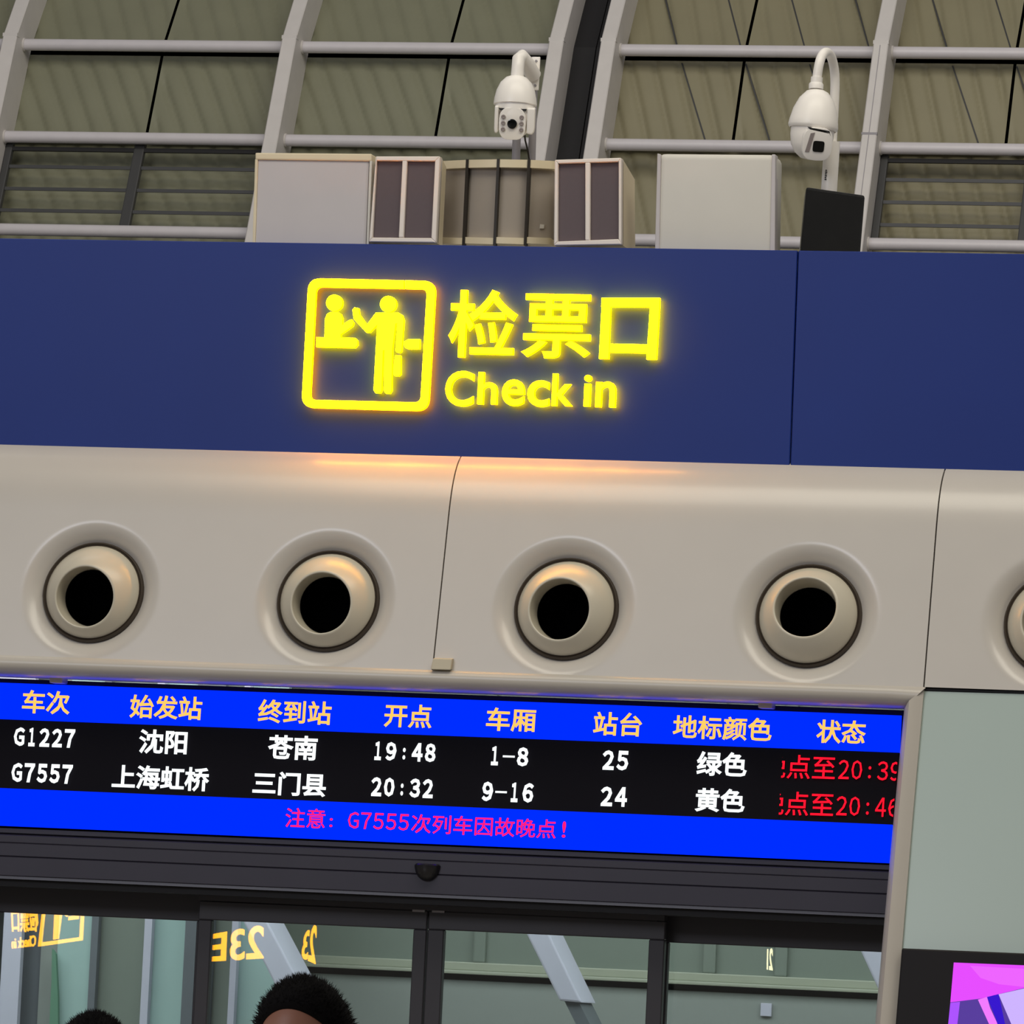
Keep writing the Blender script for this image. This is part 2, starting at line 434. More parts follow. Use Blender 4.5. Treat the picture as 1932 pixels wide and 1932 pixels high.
# ---- grey green panel on the right
GP = off(PANEL, .015)
gp = struct(MB().prism([PL(x, y, GP) for x, y in ((1742, 1304), (2300, 1320), (2200, 2900), (1610, 2900))], V((0, .04, 0))).build('wall_right', M_greenp), 'grey green glass wall panel right of the gate')
MB().prism([PL(x, y, off(GP, -.003)) for x, y in ((1743, 1299), (2300, 1315), (2300, 1318.5), (1743, 1302.5))], V((0, .03, 0))).build('panel_joint', M_gap, gp)

# ---- door head box
YH = -.085
zh0 = P(900, 1697, YH).z; zh1 = PL(900, 1599, LEDP).z
xL, xR = P(-420, 1690, YH).x, P(1690, 1730, YH).x
hd = empty('door_header', P(800, 1697, YH), 'dark anthracite sliding door operator box under the departure board', 'door header')
pr = [(.30, zh1-.001), (.02, zh1-.001), (.02, zh1-.02), (.03, zh1-.026), (.0, zh1-.032), (0, zh1-.06), (.004, zh1-.064), (.0, zh1-.068), (0, zh1-.118), (.006, zh1-.122), (0, zh1-.126), (0, zh0+.016), (.006, zh0+.012), (.004, zh0), (.30, zh0)]
MB().prism([V((xL, YH+a, z)) for a, z in pr], V((xR-xL, 0, 0))).build('cover', M_hdr, hd)
MB().box(xL, xR, YH+.03, YH+.30, zh0-.03, zh0-.001).build('track', M_gap, hd)
# sensor
sc_ = P(807, 1630, YH)
b = MB(); Mx = Matrix.Translation(sc_+V((0, .0, 0))) @ Matrix.Diagonal((1, .9, 1, 1))
b.lathe([(0, 0), (.050, 0), (.056, -.006), (.055, -.018), (.050, -.036), (.040, -.054), (.026, -.066), (.012, -.072), (0, -.073)], Mx, 24, math.pi, 2*math.pi)
sn = b.build('door_sensor', mat('black_sensor_plastic', (24, 23, 26), .25), smooth=True)
tag(sn, 'small black half round motion sensor on the dark door header', 'sensor')

# ---- sliding leaves and side lights
YD, YF = .10, .20
def leaf(name, y, xl_, xr_, ztop, gx0, gx1, gz, mt, label, mid=None):
    r = struct(empty(name, ((xl_+xr_)/2, y, 0)), label)
    MB().box(xl_, xr_, y, y+.045, gz, ztop).build('top_rail', mt, r, bevel=.004, seg=1)
    MB().box(xl_, gx0, y, y+.045, .02, gz).build('stile', mt, r, bevel=.004, seg=1)
    MB().box(gx1, xr_, y, y+.045, .02, gz).build('stile', mt, r, bevel=.004, seg=1)
    MB().box(gx0, gx1, y, y+.045, .02, .14).build('bottom_rail', mt, r, bevel=.004, seg=1)
    MB().box(gx0-.01, gx1+.01, y+.018, y+.028, .13, gz+.01).build('glass_pane', M_glass, r)
    return r
def X(px, py_, y): return P(px, py_, y).x
def Z(px, py_, y): return P(px, py_, y).z
d1 = leaf('door_1', YD, X(375, 1720, YD), X(806, 1730, YD), Z(600, 1709, YD), X(399.4, 1736, YD), X(780, 1753, YD), Z(590, 1744.5, YD), M_door, 'left sliding glass door leaf')
d2 = leaf('door_2', YD, X(808.5, 1730, YD), X(1254, 1770, YD), Z(1030, 1728, YD), X(837.5, 1755, YD), X(1224.4, 1772, YD), Z(1030, 1763.5, YD), M_door, 'right sliding glass door leaf')
w1 = leaf('window_1', YF, X(-420, 1720, YF), X(392, 1740, YF), Z(190, 1672, YF), X(-415, 1720, YF), X(371, 1738.6, YF), Z(190, 1729.5, YF), M_door, 'fixed glass side light left of the doors')
MB().box(X(-14, 1720, YF), X(2, 1720, YF), YF-.02, YF+.045, .02, Z(0, 1720, YF)).build('mullion', M_door, w1)
w2 = leaf('window_2', YF, X(1250, 1770, YF), X(1700, 1800, YF), Z(1450, 1727, YF), X(1261, 1779, YF), X(1690, 1795, YF), Z(1450, 1786.5, YF), M_door, 'fixed glass side light right of the doors')
for px in (790, 827):
    c = P(px, 1718+(px-790)*.035, YD-.002); 
    MB().box(c.x-.027, c.x+.027, YD-.006, YD+.02, c.z-.006, c.z+.006).build('guide_clip', M_steel, d1 if px < 800 else d2)
for dd, (pa, pb) in ((d1, ((396, 1699.5), (804, 1719))), (d2, ((812, 1719.5), (1240, 1739)))):
    A, B = P(*pa, YD-.001), P(*pb, YD-.001)
    MB().prism([A, B, B+V((0, 0, .006)), A+V((0, 0, .006))], V((0, .01, 0))).build('rail_joint', M_gap, dd)
MB().box(X(375, 1700, YD), X(1254, 1745, YD), YD-.01, YD+.06, Z(600, 1709, YD)+.002, zh0+.01).build('track', M_door, hd)
MB().box(xL, xR, YF+.05, YF+.2, Z(190, 1705, YF), zh0+.3).build('lintel', M_gap, hd)

# ---- corridor behind the glass
YC = 7.0
cor = struct(empty('wall_corridor', (0, YC, 0)), 'grey green corridor wall seen through the glass doors')
zl = Z(1028, 1852.5, YC); zm0 = Z(1028, 1845, YC); zm1 = Z(1028, 1822, YC)
xa, xb = X(440, 1850, YC), X(3400, 1900, YC)
MB().box(xa, xb, YC, YC+.1, 0, zl-.012).build('lower_panel', M_cgrey, cor)
MB().box(xa, xb, YC+.03, YC+.1, zl-.012, zm0-.0).build('shadow_gap', M_gap, cor)
MB().box(xa, xb, YC-.06, YC+.1, zm0, zm0+.02).build('sill', M_csill, cor, bevel=.006)
MB().box(xa, xb, YC-.02, YC+.1, zm0+.02, zm1).build('sill_board', M_csill, cor, bevel=.006)
MB().box(xa, xb, YC+.06, YC+.12, zm1, 4.0).build('upper_panel', M_cgreyd, cor)
for px in (905, 1340, 1475): 
    x = X(px, 1800, YC+.05); MB().box(x-.035, x+.035, YC+.03, YC+.1, zm1, 4.0).build('mullion', M_cgreyd, cor, bevel=.01)
def brace(q, yb, w):
    A = [P(x, y, yb) for x, y in q]
    # continue the brace upwards and downwards along its own line
    up = A[0]-A[3]; up2 = A[1]-A[2]
    f = [A[0]+up*2.0, A[1]+up2*2.0, A[2], A[3]]
    b = MB().prism(f, V((0, w, 0)))
    dn = (A[3]-A[0]).normalized(); L_ = A[3].z/abs(dn.z)
    r = empty('brace', (A[3].x, yb, 0))
    b.build('beam', M_lav, r, bevel=.01)
    MB().prism([A[3]+V((.02, .02, 0)), A[2]+V((-.02, .02, 0)), A[2]+dn*L_*.99+V((-.02, .02, 0)), A[3]+dn*L_*.99+V((.02, .02, 0))], V((0, w-.04, 0))).build('foot', M_cdark, r)
    return r
bl = ('left slanting white steel brace behind the left door leaf', 'middle slanting white steel brace behind the right door leaf', 'slanting white steel brace behind the right side light')
for q, l in zip(([(458, 1738), (505, 1741), (606, 1932), (556, 1932)], [(994, 1764), (1038, 1767), (1098, 1892), (1056, 1888)], [(1623, 1793), (1672, 1796), (1742, 1960), (1700, 1960)]), bl):
    tag(brace(q, 5.4, .34), l, 'brace', 'slanting braces in the corridor')
# left hand strip wall: fins and teal glass
YS = 6.0
def strip(x0, x1, y, mt, name, zt_=4.0, d=.05):
    MB().box(X(x0, 1800, y), X(x1, 1800, y), y, y+d, 0, zt_).build(name, mt, cor)
for x0, x1, mt, nm, dy in ((-420, 39, M_lav, 'pier', -.1), (39, 77, M_cdark, 'mullion', .05), (77, 108, M_cgrey, 'side_panel', .02), (108, 170, M_teal, 'teal_panel', .0), (170, 183, M_cdark, 'mullion', -.03),
                           (183, 270, M_cgreyd, 'side_panel', .03), (270, 284, M_lav, 'fin', -.05), (284, 347, M_teal, 'teal_panel', 0), (347, 400, M_cdark, 'mullion', -.02), (400, 435, M_cgreyd, 'side_panel', .03), (435, 447, M_lav, 'fin', -.05), (447, 520, M_teal, 'teal_panel', .0)):
    strip(x0, x1, YS+dy, mt, nm)
b = MB(); b.prism([P(x, y, YS-.06) for x, y in ((98, 1790), (105, 1800), (109, 1880), (110, 2000), (90, 2000), (97, 1850))], V((0, .03, 0)))
tag(b.build('hanging_banner', M_green), 'narrow green hanging cloth behind the leftmost pane', 'banner')
c = P(1445, 1905, YC-.02)
nb = MB().box(c.x-.03, c.x+.03, YC-.02, YC-.002, c.z-.035, c.z+.035).build('wall_notice', M_lav, bevel=.003)
tag(nb, 'small pale square notice on the corridor wall behind right side light', 'notice')
struct(MB().box(-14, 18, .45, YC+.3, 4.35, 4.42).build('ceiling', M_wallr), 'corridor ceiling behind the gate')

# ================================================================== DEPARTURE BOARD
lb = empty('departure_board', PL(850, 1590, LEDP), 'wide electronic train departure board with blue bands above the doors', 'display board')
def board(q, dy, mt, name, th=.02, mi=None):
    return MB().prism([PL(x, y, off(LEDP, dy)) for x, y in q], V((0, th, 0))).build(name, mt, lb)
board([(-420, 1265), (1706, 1340), (1684, 1628), (-420, 1539)], .028, M_gap, 'housing', .08)
board([(-420, 1340), (1696.6, 1419.5), (1683.5, 1556.5), (-420, 1470)], .008, M_sblack, 'row_field')
board([(-420, 1272.5), (1700, 1350), (1696.6, 1420), (-420, 1341)], .004, M_sblue, 'header_band')
board([(-420, 1469.5), (1683.2, 1556), (1678.2, 1628.5), (-420, 1540)], .004, M_sblue, 'footer_band')
for px, py_ in ((108, 1284), (1445, 1331.5)):
    c = PL(px, py_, off(LEDP, -.03))
    MB().box(c.x-.03, c.x+.03, c.y-.02, c.y+.06, c.z-.012, c.z+.03).build('mounting_lug', M_trim, lb, bevel=.006)
rightclip = None
PR = PL(1700, 1350, LEDP); PR2 = PL(1680, 1600, LEDP)
def led(body, cx, cy, w, h, mt, bold, slope=.037, lean=.065, clip=None, words=None):
    dy = -.002
    return lettering(body, pxmap(cx, cy, w, h, slope, lean, off(LEDP, dy)), [mt], lb, bold, 0, clip, label=words)
for t, cx, cy, w in (('车次', 87, 1325, 90), ('始发站', 313, 1334.5, 136), ('终到站', 556, 1343.5, 138), ('开点', 770, 1351, 90), ('车厢', 964, 1358, 93), ('站台', 1165.5, 1366, 92), ('地标颜色', 1363, 1374, 187), ('状态', 1587, 1381, 93)):
    led(t, cx, cy, w, 44.5, M_sorange, .020, words='orange characters '+t)
for t, cx, cy, w, h in (('G1227', 83.5, 1391.5, 115, 35), ('沈阳', 307.5, 1400, 91, 46), ('苍南', 552, 1410.5, 93, 46), ('19:48', 764.5, 1418.5, 115, 35), ('1-8', 962, 1427, 70, 36), ('25', 1161, 1434.5, 49, 37), ('绿色', 1362, 1441.5, 95, 46),
                        ('G7557', 79, 1459, 115, 36), ('上海虹桥', 303, 1468, 183, 46), ('三门县', 546, 1479, 138, 45), ('20:32', 758.5, 1486, 117, 36), ('9-16', 958, 1494.5, 97, 37), ('24', 1158, 1503, 50, 37), ('黄色', 1358.5, 1510, 94, 45)):
    led(t, cx, cy, w, h, M_swhite, .027 if ord(t[0]) > 999 else .042, words='white characters '+t)
lx = PL(1475, 1450, LEDP); lx2 = PL(1471.5, 1505, LEDP); nl = V((-1, 0, (lx2.x-lx.x)/(lx.z-lx2.z)*-1))
lclip = [(lx, V((-1, 0, (lx.x-lx2.x)/(lx.z-lx2.z))))]
rclip = [(PR, V((1, 0, -(PR.x-PR2.x)/(PR.z-PR2.z))))]
led('晚点至', 1507.7, 1447, 136, 45, M_sred, .006, clip=lclip, words='red scrolling characters cut off at the left')
led('20:39', 1641, 1453.5, 118, 36, M_sred, .006, clip=rclip, words='red digits 20:39')
led('晚点至', 1504.5, 1516.5, 136, 45, M_sred, .006, clip=lclip, words='red scrolling characters cut off at the left')
led('20:46', 1637, 1522, 118, 36, M_sred, .006, clip=rclip, words='red digits 20:46')
for t, cx, cy, w, h in (('注意', 576, 1543.5, 75, 37), (':', 624.5, 1552, 6, 17), ('G7555', 714, 1549.5, 115, 31), ('次列车因故晚点', 912.5, 1559, 273, 36), ('!', 1064, 1565, 7, 31)):
    led(t, cx, cy, w, h, M_spink, .008, slope=.041, words='pink notice characters '+t)

# ================================================================== LIT SIGN
sg = empty('check_in_sign', P(900, 775, YB), 'glowing yellow ticket gate sign with pictogram on blue fascia', 'sign')
YSN = YB-.045
def cs_(cx, cy): return (550+cx/2.576, 500+cy/2.576)
def signpoly(pts, name, parent, dy=0, label=None):
    b = MB(); q = [cs_(*p) for p in pts]
    b.prism([P(x, y, YSN+dy) for x, y in q], V((0, .02, 0)), mi=1)
    o = b.build(name, [M_face, M_side], parent)
    if label: o['label'] = label
    return o
def circ(cx, cy, r, n=28): return [(cx+r*math.cos(2*math.pi*i/n), cy+r*math.sin(2*math.pi*i/n)) for i in range(n)]
# rounded square ring with its small gap
def rring(q, rad, n=7):
    (TL, TR, BR, BL) = [V(p) for p in q]; out = []
    cs4 = [TL, TR, BR, BL]
    for i in range(4):
        p, a, c = cs4[i], cs4[i-1], cs4[(i+1) % 4]
        d0, d1 = (a-p).normalized(), (c-p).normalized()
        s, e, k = p+d0*rad, p+d1*rad, p
        for j in range(n+1):
            t = j/n; out.append(s*(1-t)**2+k*2*t*(1-t)+e*t*t)
    return out
outer = rring([(82, 64), (702, 78), (664, 710), (48, 692)], 62); inner = rring([(120, 106), (658, 117), (626, 668), (90, 655)], 30)
n = len(outer)
gap0, gap1 = 546, 553
def ins(loop, n0):       # insert two points on the top edge (between corner 0 end and corner 1 start)
    a, b_ = loop[7], loop[8]
    mk = lambda xx: a+(b_-a)*((xx-a.x)/(b_.x-a.x))
    return loop[:8], mk(gap0), mk(gap1), loop[8:]
o1, og0, og1, o2 = ins(outer, 7); i1, ig0, ig1, i2 = ins(inner, 7)
O = [og1]+o2+o1+[og0]; I = [ig1]+i2+i1+[ig0]
b = MB()
def P3(v, dy=0): x, y = cs_(v.x, v.y); return P(x, y, YSN+dy)
fo = [b.bm.verts.new(P3(v)) for v in O]; fi = [b.bm.verts.new(P3(v)) for v in I]
bo = [b.bm.verts.new(P3(v)+V((0, .02, 0))) for v in O]; bi_ = [b.bm.verts.new(P3(v)+V((0, .02, 0))) for v in I]
for k in range(len(O)-1):
    b.bm.faces.new((fo[k], fo[k+1], fi[k+1], fi[k]))
    for aa, bb in ((fo, bo), (fi, bi_)):
        f = b.bm.faces.new((aa[k], bb[k], bb[k+1], aa[k+1])); f.material_index = 1
    b.bm.faces.new((bo[k], bi_[k], bi_[k+1], bo[k+1])).material_index = 1
for k in (0, -1): b.bm.faces.new((fo[k], fi[k], bi_[k], bo[k])).material_index = 1
b.build('pictogram_border', [M_face, M_side], sg)
signpoly(circ(208, 184, 40), 'attendant_head', sg)
signpoly([(160, 352), (163, 262), (172, 238), (190, 228), (222, 227), (240, 238), (248, 260), (246, 292), (276, 270), (292, 264), (302, 280), (296, 297), (238, 338), (240, 354)], 'attendant_body', sg)
signpoly([(120, 351), (308, 354), (320, 366), (321, 388), (308, 402), (120, 398)], 'counter', sg)
signpoly(circ(470, 190, 40), 'traveller_head', sg)
signpoly([(410, 231), (518, 231), (538, 243), (546, 268), (534, 420), (524, 427), (510, 424), (505, 416), (515, 284), (505, 284), (489, 410), (486, 610), (478, 624), (458, 624), (449, 612), (453, 414), (444, 414), (437, 610), (430, 622), (408, 622), (399, 608), (416, 290), (380, 328), (364, 328), (302, 262), (296, 218), (306, 206), (326, 210), (330, 240), (366, 290)], 'traveller_body', sg)
signpoly([(503, 439), (530, 439), (531, 530), (520, 540), (500, 538), (493, 528)], 'bag', sg)
signpoly([(624, 361), (566, 361), (548, 372), (544, 386), (552, 402), (566, 408), (622, 408)], 'ticket_gate', sg)
SP = (YSN, 0, 0)
for ch, x0, x1, y0, y1, bd in (('检', 762, 1097, 117, 452, .014), ('票', 1118, 1456, 138, 455, .013)):
    (ax, ay), (bx, by) = cs_(x0, y0), cs_(x1, y1)
    lettering(ch, pxmap((ax+bx)/2, (ay+by)/2, bx-ax-2, by-ay-2, .019, .046, SP), [M_face, M_side], sg, bd, .02, name='character', label='yellow lit character '+ch)
b = MB()   # the mouth-shaped third character: four strokes
for q in ([(1507, 160), (1790, 160), (1788, 205), (1505, 203)], [(1507, 203), (1551, 204), (1541, 455), (1494, 455)], [(1742, 204), (1788, 205), (1773, 458), (1725, 458)], [(1548, 382), (1734, 386), (1732, 428), (1545, 424)]):
    b.prism([P(*cs_(*p), YSN) for p in q], V((0, .02, 0)), mi=1)
b.build('character', [M_face, M_side], sg)['label'] = 'yellow lit character 口'
for ch, x0, x1, y0, y1 in (('C', 747, 884, 514, 686), ('h', 905, 1000, 521, 676), ('e', 1022, 1132, 556, 684), ('c', 1146, 1252, 560, 688), ('k', 1266, 1366, 528, 684), ('i', 1420, 1455, 534, 686), ('n', 1477, 1575, 566, 690)):
    (ax, ay), (bx, by) = cs_(x0, y0), cs_(x1, y1)
    lettering(ch, pxmap((ax+bx)/2, (ay+by)/2, bx-ax, by-ay, .019, .046, SP), [M_face, M_side], sg, .018, .02, name='letter')

# ================================================================== AIR NOZZLES
zax = nrm; xax = V((1, 0, 0)); yax = zax.cross(xax)
NM = Matrix((xax, yax, zax)).transposed()
RB = .235
noz0 = empty('air_nozzle', (0, 0, 0))
MB().lathe([(.190, -.02), (.196, -.036), (.205, -.040), (.210, -.036), (.2125, -.040), (.218, -.034), (.224, -.040), (.226, -.06)], n=64).build('bezel', M_brown, noz0, smooth=True, local=True)
pts = [(.222*math.sin(math.radians(a)), RB*math.cos(math.radians(a))) for a in range(100, 33, -3)]
pts = [(RB*math.sin(math.radians(a)), RB*math.cos(math.radians(a))) for a in range(100, 36, -3)]
pts += [(.134, .1935), (.130, .192), (.128, .186), (.124, .12), (.120, .06)]
bl0 = MB().lathe(pts, n=64).build('nozzle_ball', M_ball, noz0, smooth='all', local=True)
th0 = MB().lathe([(.1205, .10), (.118, -.04), (.06, -.06), (0, -.065)], n=40).build('throat', M_black, bl0, local=True)
AIM = [(-.045, -.23), (-.03, -.18), (-.05, -.14), (0, .06), (-.04, -.05), (-.03, -.2)]
NL = ['round cream eyeball air nozzle, leftmost in the bulkhead, aimed straight out', 'round cream eyeball air nozzle, second from left, just left of panel seam', 'round cream eyeball air nozzle right of the middle panel seam above carriage column',
      'round cream eyeball air nozzle tilted upward above the right end of board', 'round cream eyeball air nozzle cut off by the right edge of view', '']
for i in range(5):
    r = noz0 if i == 0 else noz0.copy()
    kids = list(noz0.children) if i == 0 else []
    if i:
        COL.objects.link(r)
        for ch in list(noz0.children):
            q = ch.copy(); COL.objects.link(q); q.parent = r; kids.append(q)
            for g in list(ch.children):
                h = g.copy(); COL.objects.link(h); h.parent = q
    r.matrix_world = Matrix.Translation(NPT[i]-nrm*.0) @ NM.to_4x4()
    tag(r, NL[i], 'air nozzle', 'air nozzles in the bulkhead')
    for q in kids:
        if q.name.startswith('nozzle_ball'):
            ax, ay = AIM[i]
            q.location = (0, 0, -.150); q.rotation_euler = (-ay, ax, 0)
# small beige box at the seam
c = PL(834, 1253, PANEL)
jb = MB(); jb.prism([PL(x, y, off(PANEL, -.03)) for x, y in ((817, 1242), (853, 1243), (850, 1264), (812, 1263))], V((0, .03, .004)))
jb = jb.build('junction_box', M_gbox, bevel=.004)
tag(jb, 'small beige plastic box at the foot of the bulkhead seam', 'junction box')

# ================================================================== ROOF UNITS
def cabinet(name, q, y, depth, mt, label, cat, bev, parent=None):
    o = MB().prism([P(a, b_, y) for a, b_ in q], V((0, depth, 0))).build(name, mt, parent, smooth=True, bevel=bev, seg=4)
    if label: tag(o, label, cat)
    return o
YU = .16
c1 = empty('air_cabinet', P(590, 470, YU+.2), 'plain pale grey square cabinet left of the grille units on the gate roof', 'air unit')
MB().prism([P(a, b_, YU) for a, b_ in ((484, 300), (697, 303), (690, 480), (477, 478))], V((0, .4, 0))).build('body', M_cab, c1, bevel=.012, seg=2)
MB().prism([P(a, b_, YU-.008) for a, b_ in ((481.5, 288), (701, 290), (701, 304), (481.5, 301))], V((0, .42, 0))).build('top_edge', M_ductr, c1, bevel=.006)
MB().prism([P(a, b_, YU-.006) for a, b_ in ((481, 300), (486.5, 300), (481, 480), (475.5, 480))], V((0, .05, 0))).build('corner_strip', M_ductr, c1, bevel=.003)
MB().prism([P(a, b_, YU-.006) for a, b_ in ((697, 303), (702, 303), (695, 480), (690.5, 480))], V((0, .05, 0))).build('corner_strip', M_cabw, c1, bevel=.003)
def grille(TL, TR, BR, BL, panels, side, label, y):
    r = empty('grille_unit', P((BL[0]+BR[0])/2, BL[1], y), label, 'air unit', 'twin panel grille units on the gate roof')
    # frame bars around the two panels
    f = [P(*p, y) for p in (TL, TR, BR, BL)]
    L, R = panels
    def bar(q): MB().prism([P(*p, y) for p in q], V((0, .05, 0))).build('frame_bar', M_frame, r, bevel=.003, seg=1)
    bar((TL, TR, R[1], L[0])); bar((L[3], R[2], BR, BL)); bar((TL, L[0], L[3], BL)); bar((R[1], TR, BR, R[2])); bar((L[1], R[0], R[3], L[2]))
    for pp in panels:
        MB().prism([P(*p, y+.018) for p in pp], V((0, .03, 0))).build('filter_panel', M_grille, r)
    A, B, C, D = side
    MB().prism([f[0], f[1], f[2], f[3]], [f[0]+V((.0, A, -B)), f[1]+V((0, A, -B)), f[2]+V((0, A, 0)), f[3]+V((0, A, 0))]).build('housing', M_ductr, r)
    # push the housing behind the frame
    r.children[-1].location.y += .03
    return r
grille((708.8, 295), (830, 295), (822, 457.5), (696, 456), [[(710.5, 303), (759, 303), (752, 448), (702.5, 448)], [(768, 303), (820.6, 304), (813.5, 449), (761, 448)]], (.09, .03, 0, 0), 'white framed twin grille unit beside the pale grey cabinet', YU-.02)
grille((1046.5, 301.5), (1172, 297.6), (1172, 461), (1045, 463), [[(1053, 308.5), (1104, 306.7), (1104, 453), (1052, 455.5)], [(1113.5, 306.7), (1167, 305), (1167, 451), (1112.7, 453.5)]], (.26, .05, 0, 0), 'white framed twin grille unit right of the curved strapped duct', YU-.02)
# curved duct with straps
dk = empty('curved_duct', P(940, 462, YU), 'taupe curved duct with dark straps between two grille units on roof', 'duct')
def arc(px, py_, dyo=0):
    t = (px-940)/110.0; return P(px, py_, YU+.06+.16*t*t+dyo)
def strip_mesh(x0, x1, t0, t1, b0, b1, dy, th, name, mt, nseg=6):
    b = MB(); rows = [[], []]; rows2 = [[], []]
    for j in range(nseg+1):
        t = j/nseg; x = x0+(x1-x0)*t
        rows[0].append(arc(x, t0+(t1-t0)*t, dy)); rows[1].append(arc(x, b0+(b1-b0)*t, dy))
    fr = rows[0]+rows[1][::-1]
    vs = [[b.bm.verts.new(p) for p in rows[0]], [b.bm.verts.new(p) for p in rows[1]]]
    bs = [[b.bm.verts.new(p+V((0, th, 0))) for p in rows[0]], [b.bm.verts.new(p+V((0, th, 0))) for p in rows[1]]]
    for j in range(nseg):
        b.bm.faces.new((vs[0][j], vs[0][j+1], vs[1][j+1], vs[1][j])); b.bm.faces.new((bs[0][j], bs[1][j], bs[1][j+1], bs[0][j+1]))
        b.bm.faces.new((vs[0][j], bs[0][j], bs[0][j+1], vs[0][j+1])); b.bm.faces.new((vs[1][j], vs[1][j+1], bs[1][j+1], bs[1][j]))
    b.bm.faces.new((vs[0][0], vs[1][0], bs[1][0], bs[0][0])); b.bm.faces.new((vs[0][-1], bs[0][-1], bs[1][-1], vs[1][-1]))
    return b.build(name, mt, dk, smooth=True)
def top(x): return 300.5+((x-940)/110)**2*3.5
def lean(x, y): return x-(y-300)*.045
xsd = [832, 881.5, 940, 998, 1046]
for a, c in zip(xsd, xsd[1:]):
    strip_mesh(a-4, c-4, top(a)+14, top(c)+14, 450, 450, .02, .05, 'duct_segment', M_duct)
    strip_mesh(a, c, top(a), top(c), top(a)+15, top(c)+15, -.012, .10, 'top_rim', M_ductr)
    strip_mesh(a-7, c-7, 447, 449, 459, 461, -.012, .10, 'bottom_rim', M_ductr)
for x in xsd[1:4]:
    q = [(x-2.5, top(x)-1), (x+2.5, top(x)-1), (x-5, 463), (x-10, 463)]
    MB().prism([arc(a, b_, -.018) for a, b_ in q], V((0, .03, 0))).build('strap', M_strap, dk)
MB().prism([arc(a, b_, .012) for a, b_ in ((1019, 423), (1027, 424), (1026, 431), (1018, 431))], V((0, .012, 0))).build('sticker', M_cabw, dk)
# right rounded cabinet
c2 = empty('air_cabinet', P(1355, 472, YU+.2), 'off white cabinet with rounded top standing left of black speaker', 'air unit')
cabinet('body', [(1243, 289), (1464, 291), (1460, 488), (1237, 486)], YU, .16, M_cabw, None, None, .03, c2)
MB().prism([P(a, b_, YU-.004) for a, b_ in ((1240, 289), (1247, 291), (1244, 488), (1235, 488))], V((0, .3, 0))).build('corner_strip', M_cab, c2, bevel=.004)
MB().prism([P(a, b_, YU-.004) for a, b_ in ((1456, 291), (1463, 291), (1462, 488), (1452, 488))], V((0, .06, 0))).build('corner_strip', M_cab, c2, bevel=.004)
# speaker
sp = MB(); fr = [P(1521, 352, .14), P(1632, 368, .42), P(1622, 490, .42), P(1508, 490, .14)]
sp.prism(fr, V((-.055, .26, 0)))
sp = sp.build('loudspeaker', M_spk, bevel=.012, seg=2)
tag(sp, 'black glossy box shaped loudspeaker standing tilted on the blue fascia', 'speaker')

# ---- dome camera with wall plate
YP = .36
d1c = empty('dome_camera', P(972, 300, YP), 'white dome camera with six infrared lamps on plate bracket above duct', 'camera')
S = 1/447.0
def up_M(px, py_, y, tilt=(0, 0)):
    return Matrix.Translation(P(px, py_, y)) @ Matrix.Rotation(tilt[1], 4, 'Y') @ Matrix.Rotation(tilt[0], 4, 'X')
k = S*1.01
M1 = up_M(972, 196, YP)
MB().lathe([(0, 54*k), (12*k, 54*k), (20*k, 51*k), (30*k, 41*k), (37*k, 26*k), (40.5*k, 10*k), (41.5*k, 1*k), (41.5*k, -2*k), (38*k, -3*k), (0, -3*k)], M1, 48).build('housing', M_white, d1c, smooth=True)
bulb = MB().lathe([(38.5*k, 0), (38.5*k, -25*k), (37*k, -36*k), (31*k, -50*k), (20*k, -60*k), (8*k, -65*k), (0, -66*k)], M1, 48).build('camera_bulb', M_white, d1c, smooth=True)
to = (CAM-P(965, 231, YP)).normalized(); to = (to+V((-.05, 0, -.08))).normalized()
qx = V((0, 0, 1)).cross(to).normalized(); qy = to.cross(qx)
def FM(px, py_, back): return Matrix.Translation(P(px, py_, YP)+to*back) @ Matrix((qx, qy, to)).transposed().to_4x4()
# face plate: rounded panel in front of the bulb
fp = []
for i in range(32):
    a = 2*math.pi*i/32; cx, cy = math.cos(a), math.sin(a)
    fp.append(V((26*k*math.copysign(abs(cx)**.6, cx), 31*k*math.copysign(abs(cy)**.75, cy), 0)))
F0 = FM(968, 231, 33*k)
b = MB(); b.prism([F0 @ p for p in fp], -to*(14*k)); b.build('face_plate', M_white, d1c, smooth=True, bevel=.004)
MB().lathe([(9.3*k, 2*k), (9.3*k, 3.4*k), (7*k, 4.2*k), (0, 4.6*k)], F0, 28).build('lens', M_lens, d1c, smooth=True)
for dx in (-17.3, 17.8):
    for dyy in (12, 0, -12):
        MB().lathe([(4.2*k, 0), (4.2*k, 2.4*k), (3*k, 3*k), (0, 2*k)], F0 @ Matrix.Translation((dx*k, (dyy+1)*k, 0)), 16).build('infrared_lamp', M_led, d1c, smooth=True)
for xi_, xo, zt_ in ((-27, -34.5, 33), (28, 43, 31)):
    q = [(xi_, zt_), (xo, zt_), (xo, -8), (xo*.94+xi_*.06, -15), (xo*.7+xi_*.3, -20), (xi_, -18)]
    MB().prism([F0 @ V((a*k, c*k, 1*k)) for a, c in q], -to*(30*k)).build('yoke_arm', M_white, d1c, smooth=True, bevel=.007, seg=3)
b = MB(); b.prism([F0 @ V((-27*k, 29*k, -2*k)), F0 @ V((27*k, 29*k, -2*k)), F0 @ V((25*k, 25*k, -1*k)), F0 @ V((-25*k, 25*k, -1*k))], -to*(6*k)); b.build('brow_slot', M_gap, d1c)
